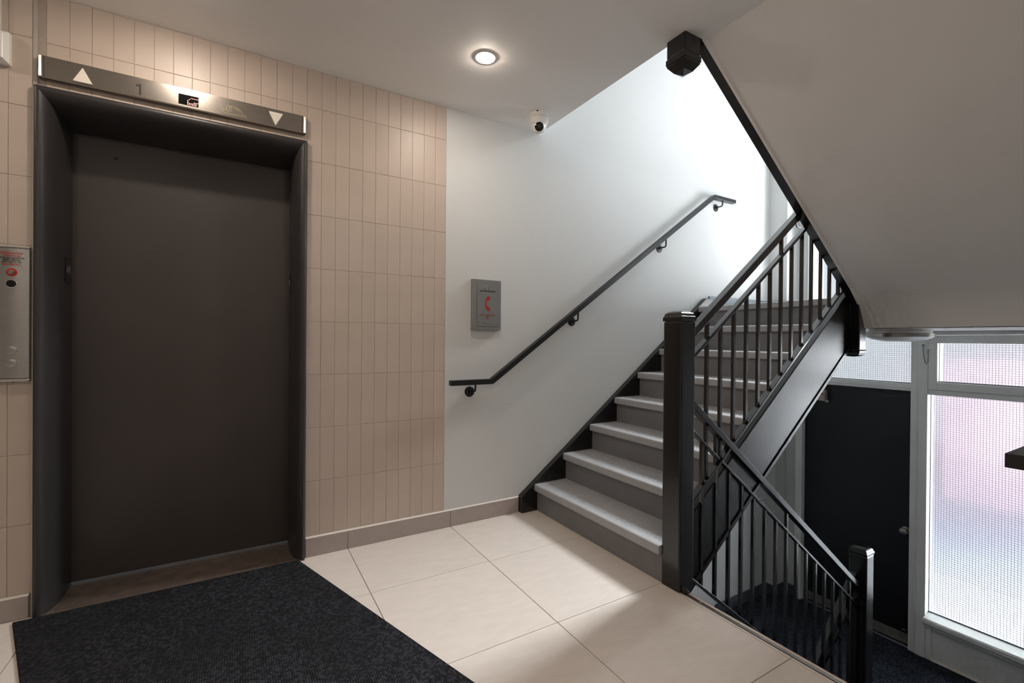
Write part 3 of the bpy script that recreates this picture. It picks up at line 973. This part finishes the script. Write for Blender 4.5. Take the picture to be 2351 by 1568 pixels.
sg = [(pc - 0.033 + 0.066 * t / 40, yy, 1.268 + (0.010 * math.exp(-((t - 4) / 3) ** 2)) + 0.0022 * math.sin(t * 1.7)) for t in range(41)]
part('script_mark', MB().tube(sg, 0.0005, 5), 'ink', pd)

# ------------------------------------------------------------------ security camera
sc = thing('security_camera', 'white turret security camera under the ceiling beside the stairwell', 'camera', (1.628, -0.225, 2.46))
cc = Vector((1.628, -0.225, CEIL))
part('base', MB().lathe([(0.060, 0.0), (0.060, 0.026), (0.059, 0.027)], cc, (0, 0, -1), 48), 'plastic', sc, smooth=True)
part('collar', MB().lathe([(0.0595, 0.028), (0.0595, 0.045), (0.056, 0.060), (0.052, 0.068)], cc, (0, 0, -1), 48), 'plastic', sc, smooth=True)
part('turret', MB().lathe([(0.051, 0.069), (0.047, 0.084), (0.040, 0.098), (0.030, 0.108), (0.014, 0.113)], cc, (0, 0, -1), 48), 'plastic', sc, smooth=True)
dirv = Vector((-0.62, -1.0, -0.34)).normalized()
ec = cc + Vector((-0.016, -0.026, -0.094))
ball = part('eyeball', MB().lathe([(0.0005, -0.038)] + [(0.038 * math.cos(R(a)), 0.038 * math.sin(R(a))) for a in range(-80, 41, 8)] + [(0.0295, 0.027), (0.0282, 0.0272)], ec, dirv, 40), 'plastic', sc, smooth=True)
part('lens_cover', MB().lathe([(0.0282, 0.0268), (0.026, 0.0282), (0.008, 0.0285)], ec, dirv, 40), 'glossblack', ball, smooth=True)
sq = MB().box(-0.0095, 0.0095, -0.0095, 0.0095, 0.0284, 0.0289).mesh('lens_window')
rot = dirv.to_track_quat('Z', 'Y').to_matrix().to_4x4()
sq.transform(Matrix.Translation(ec) @ rot)
link('lens_window', sq, mat('smoked_lens', lin(38, 36, 34), 0.15), ball)
part('cable_notch', MB().box(1.583, 1.592, -0.272, -0.262, CEIL - 0.007, CEIL - 0.001), 'ink', sc)

# ------------------------------------------------------------------ recessed lights
GL = 'recessed ceiling lights'


def downlight(x, y, label):
    d = thing('recessed_light', label, 'light', (x, y, CEIL), GL)
    part('trim_ring', MB().lathe([(0.052, 0.0), (0.052, 0.002), (0.050, 0.0045), (0.0385, 0.0045), (0.0375, 0.002)], (x, y, CEIL), (0, 0, -1), 40), 'plastic', d, smooth=True)
    part('lens', MB().lathe([(0.037, 0.003), (0.036, 0.0068), (0.028, 0.010), (0.010, 0.011)], (x, y, CEIL), (0, 0, -1), 32), 'lamp', d, smooth=True)


downlight(1.064, -0.577, 'round recessed light glowing in the ceiling before the stairs')
downlight(-0.25, -0.45, 'recessed light above the elevator just out of the picture')
downlight(-1.55, -0.45, 'recessed light over the call panel out of the picture')
downlight(0.75, -2.6, 'recessed light above the photographer out of the picture')
downlight(-1.0, -2.6, 'recessed light behind the mat out of the picture')
downlight(0.75, -4.0, 'added fill light by the lobby wall behind the photographer')  # unseen lamp added to brighten the front wall mirrored in the steel
downlight(-1.0, -4.0, 'added fill light in the far lobby corner behind the photographer')  # second added lamp, lifts the lobby behind the camera

# ------------------------------------------------------------------ flush light below the landing
fc = (3.955, -1.275, SOFF)
fl = thing('flush_ceiling_light', 'round flush ceiling light with metal band under the half landing', 'light', fc)
part('mounting_pan', MB().lathe([(0.165, 0.0), (0.165, 0.010), (0.176, 0.013), (0.176, 0.034)], fc, (0, 0, -1), 56), 'plastic', fl, smooth=True)
part('metal_band', MB().lathe([(0.184, 0.030), (0.187, 0.032), (0.187, 0.053), (0.184, 0.055), (0.178, 0.055)], fc, (0, 0, -1), 56), 'nickel', fl, smooth=True)
part('diffuser', MB().lathe([(0.180, 0.054), (0.172, 0.061), (0.145, 0.072), (0.10, 0.082), (0.05, 0.087), (0.005, 0.088)], fc, (0, 0, -1), 56), 'diff', fl, smooth=True)

# ------------------------------------------------------------------ entrance mat
sk = 0.342                                             # the mat is cut askew
mt = MB().prism([(-0.787, -0.036), (0.271, -0.030), (0.271 + sk * 1.86, -1.90), (-0.787 + sk * 1.85, -1.90)], 0.0005, 0.009, 'z')
mo = single('floor_mat', mt, 'mat', 'charcoal looped floor mat lying in front of the elevator', 'mat')
mo.modifiers.new('edge', 'BEVEL').width = 0.003

# ------------------------------------------------------------------ lower glazed screen
win = thing('window_1', 'white framed glazed screen of frosted wired glass beside the navy door', 'window', (4.74, -1.2, LOW))
win['kind'] = 'structure'
part('mullion', MB().box(4.726, 4.83, -1.138, -1.088, LOW, SOFF).box(4.716, 4.83, -1.200, -1.138, LOW, SOFF), 'frame', win, bevel=0.004)
part('mullion_bead', MB().box(4.709, 4.72, -1.1385, -1.1315, LOW + 0.005, 0.80), 'frame', win, bevel=0.003)
part('head_rail', MB().box(4.726, 4.83, -1.09, -0.19, 1.215, SOFF).box(4.716, 4.83, -2.27, -1.20, 1.232, SOFF), 'frame', win, bevel=0.003)
part('door_transom', MB().box(4.728, 4.83, -1.09, -0.19, 0.772, 0.832), 'frame', win, bevel=0.004)
part('transom_bead', MB().box(4.722, 4.73, -1.088, -0.19, 0.800, 0.806), 'frame', win, bevel=0.002)
part('door_post', MB().box(4.722, 4.83, -0.252, -0.188, LOW, SOFF), 'frame', win, bevel=0.004)
part('sash', MB().box(4.712, 4.80, -1.258, -1.202, 0.800, 1.230).box(4.712, 4.80, -2.25, -1.258, 0.800, 0.860).box(4.712, 4.80, -2.25, -1.258, 1.166, 1.230).box(4.712, 4.80, -2.27, -2.21, 0.86, 1.166), 'frame', win, bevel=0.004)
part('mid_rail', MB().box(4.724, 4.83, -2.27, -1.20, 0.756, 0.798), 'frame', win, bevel=0.003)
part('sill', MB().prism([(4.665, -1.020), (4.672, -1.008), (4.81, -0.992), (4.81, -1.062), (4.676, -1.062), (4.665, -1.045)], -2.27, -1.200, 'y'), 'frame', win, bevel=0.003)
part('sill_moulding', MB().box(4.690, 4.80, -2.27, -1.200, -1.082, -1.061), 'frame', win, bevel=0.004)
part('apron_panel', MB().box(4.738, 4.83, -2.27, -1.20, LOW, -1.075), 'frame', win, bevel=0.003)
part('apron_post', MB().box(4.722, 4.80, -1.236, -1.2005, LOW, -1.082), 'frame', win, bevel=0.004)
part('floor_bead', MB().prism([(4.722, LOW + 0.001), (4.740, LOW + 0.001), (4.740, LOW + 0.018)], -2.27, -1.236, 'y'), 'caulk', win)


def pane(y0, y1, z0, z1, x):
    p = part('glass_pane', MB().box(x, x + 0.006, y0, y1, z0, z1), 'obscure', win)
    w = MB()
    st = 0.0168
    r = 0.00085
    k = y0 + st / 2
    while k < y1:
        w.box(x - 0.0030, x - 0.0030 + 2 * r, k - r, k + r, z0, z1)
        k += st
    k = z0 + st / 2
    while k < z1:
        w.box(x - 0.0044, x - 0.0044 + 2 * r, y0, y1, k - r, k + r)
        k += st
    part('wire_mesh', w, 'wire', p, kind='stuff')
    gk = MB()
    e = 0.006
    gk.box(x - 0.004, x + 0.008, y0, y1, z0 - 0.001, z0 + e).box(x - 0.004, x + 0.008, y1 - 0.004, y1, z0, z1)
    part('putty_line', gk, 'cove', p)


pane(-1.090, -0.250, 0.832, 1.216, 4.765)
pane(-2.22, -1.257, 0.860, 1.167, 4.752)
pane(-2.27, -1.200, -0.994, 0.757, 4.785)

ch = thing('chain_pull', 'small looped chain hanging from the hopper window corner', 'chain', (4.705, -1.19, 1.0))
pts = [(-1.171, 1.148), (-1.172, 1.10), (-1.178, 1.05), (-1.186, 1.012), (-1.196, 1.000), (-1.203, 1.018), (-1.204, 1.06), (-1.202, 1.10), (-1.206, 1.140)]
seg = []
for i in range(len(pts) - 1):
    L_ = math.dist(pts[i], pts[i + 1])
    n = max(1, round(L_ / 0.0085))
    for k in range(n):
        t = k / n
        seg.append((pts[i][0] * (1 - t) + pts[i + 1][0] * t, pts[i][1] * (1 - t) + pts[i + 1][1] * t))
lk = MB().lathe([(0.0008, -0.0042), (0.0034, -0.002), (0.0034, 0.002), (0.0008, 0.0042)], (0, 0, 0), (0, 0, 1), 8).mesh('chain_link')
lk.materials.append(M['beads'])
for y, z in seg:
    o = bpy.data.objects.new('chain_link', lk)
    COL.objects.link(o)
    o.location = (4.704, y, z)
    put(o, ch)
part('hook', MB().box(4.698, 4.714, -1.177, -1.165, 1.144, 1.156), 'beads', ch, bevel=0.002)
part('catch', MB().box(4.700, 4.714, -1.232, -1.200, 1.118, 1.158), 'frame', ch, bevel=0.003)

# ------------------------------------------------------------------ navy door
dr = thing('door_1', 'dark navy flush door with a round knob on the lower landing', 'door', (4.78, -0.67, LOW))
dr['kind'] = 'structure'
dpn = part('door_panel', MB().box(4.776, 4.82, -1.088, -0.252, LOW + 0.012, 0.770), 'navy', dr, bevel=0.002)
part('door_sweep', MB().box(4.768, 4.776, -1.086, -0.254, LOW + 0.022, LOW + 0.100), 'kick', dpn, bevel=0.001)
part('threshold', MB().box(4.735, 4.83, -1.088, -0.252, LOW, LOW + 0.014), 'alum', dr, bevel=0.003)
part('scuff', MB().box(4.7752, 4.776, -1.055, -1.032, LOW + 0.123, LOW + 0.127), 'plastic', dpn)
kn = part('knob_rose', MB().lathe([(0.032, 0), (0.031, 0.006), (0.014, 0.010), (0.012, 0.030)], (4.776, -1.052, -0.392), (-1, 0, 0), 32), 'nickel', dpn, smooth=True)
part('knob', MB().lathe([(0.012, 0.028), (0.024, 0.034), (0.029, 0.046), (0.027, 0.058), (0.018, 0.064), (0.004, 0.065)], (4.776, -1.052, -0.392), (-1, 0, 0), 32), 'nickel', kn, smooth=True)
cl = part('closer_body', MB().box(4.716, 4.776, -0.452, -0.270, 0.615, 0.715), 'closer', dpn, bevel=0.006)
part('closer_arm', MB().box(4.70, 4.716, -0.46, -0.30, 0.728, 0.742).box(4.70, 4.73, -0.36, -0.33, 0.712, 0.742), 'nickel', cl)
part('closer_foot', MB().box(4.74, 4.776, -0.474, -0.442, 0.604, 0.622), 'nickel', cl, bevel=0.002)
part('red_label', MB().box(4.7152, 4.7162, -0.436, -0.400, 0.672, 0.692), 'red', cl)

# ------------------------------------------------------------------ tall stair window over the landing
w2 = thing('window_2', 'tall stair window over the half landing, mostly hidden by the upper flight', 'window', (4.7, -1.4, 1.5))
w2['kind'] = 'structure'
part('frame', MB().box(4.70, 4.80, -0.34, -0.30, 1.50, 4.55).box(4.70, 4.80, -2.22, -2.17, 1.50, 4.55).box(4.70, 4.80, -2.17, -0.34, 1.50, 1.55).box(4.70, 4.80, -2.17, -0.34, 4.50, 4.55).box(4.70, 4.80, -1.28, -1.23, 1.55, 4.50), 'frame', w2, bevel=0.003)
for y0, y1 in ((-1.23, -0.34), (-2.17, -1.28)):
    part('glass_pane', MB().box(4.75, 4.756, y0, y1, 1.55, 4.50), 'clear', w2)

# ------------------------------------------------------------------ outdoors, seen blurred through the frosted glass
struct('ground_outdoor', MB().box(5.0, 16, -12, 10, -1.62, -1.50), 'pale')
struct('road_outdoor', MB().box(7.0, 10.2, -12, 10, -1.50, -1.49), 'road')
struct('wall_outdoor', MB().box(10.6, 11.0, -3.2, 0.4, -1.5, 0.9), 'pink')
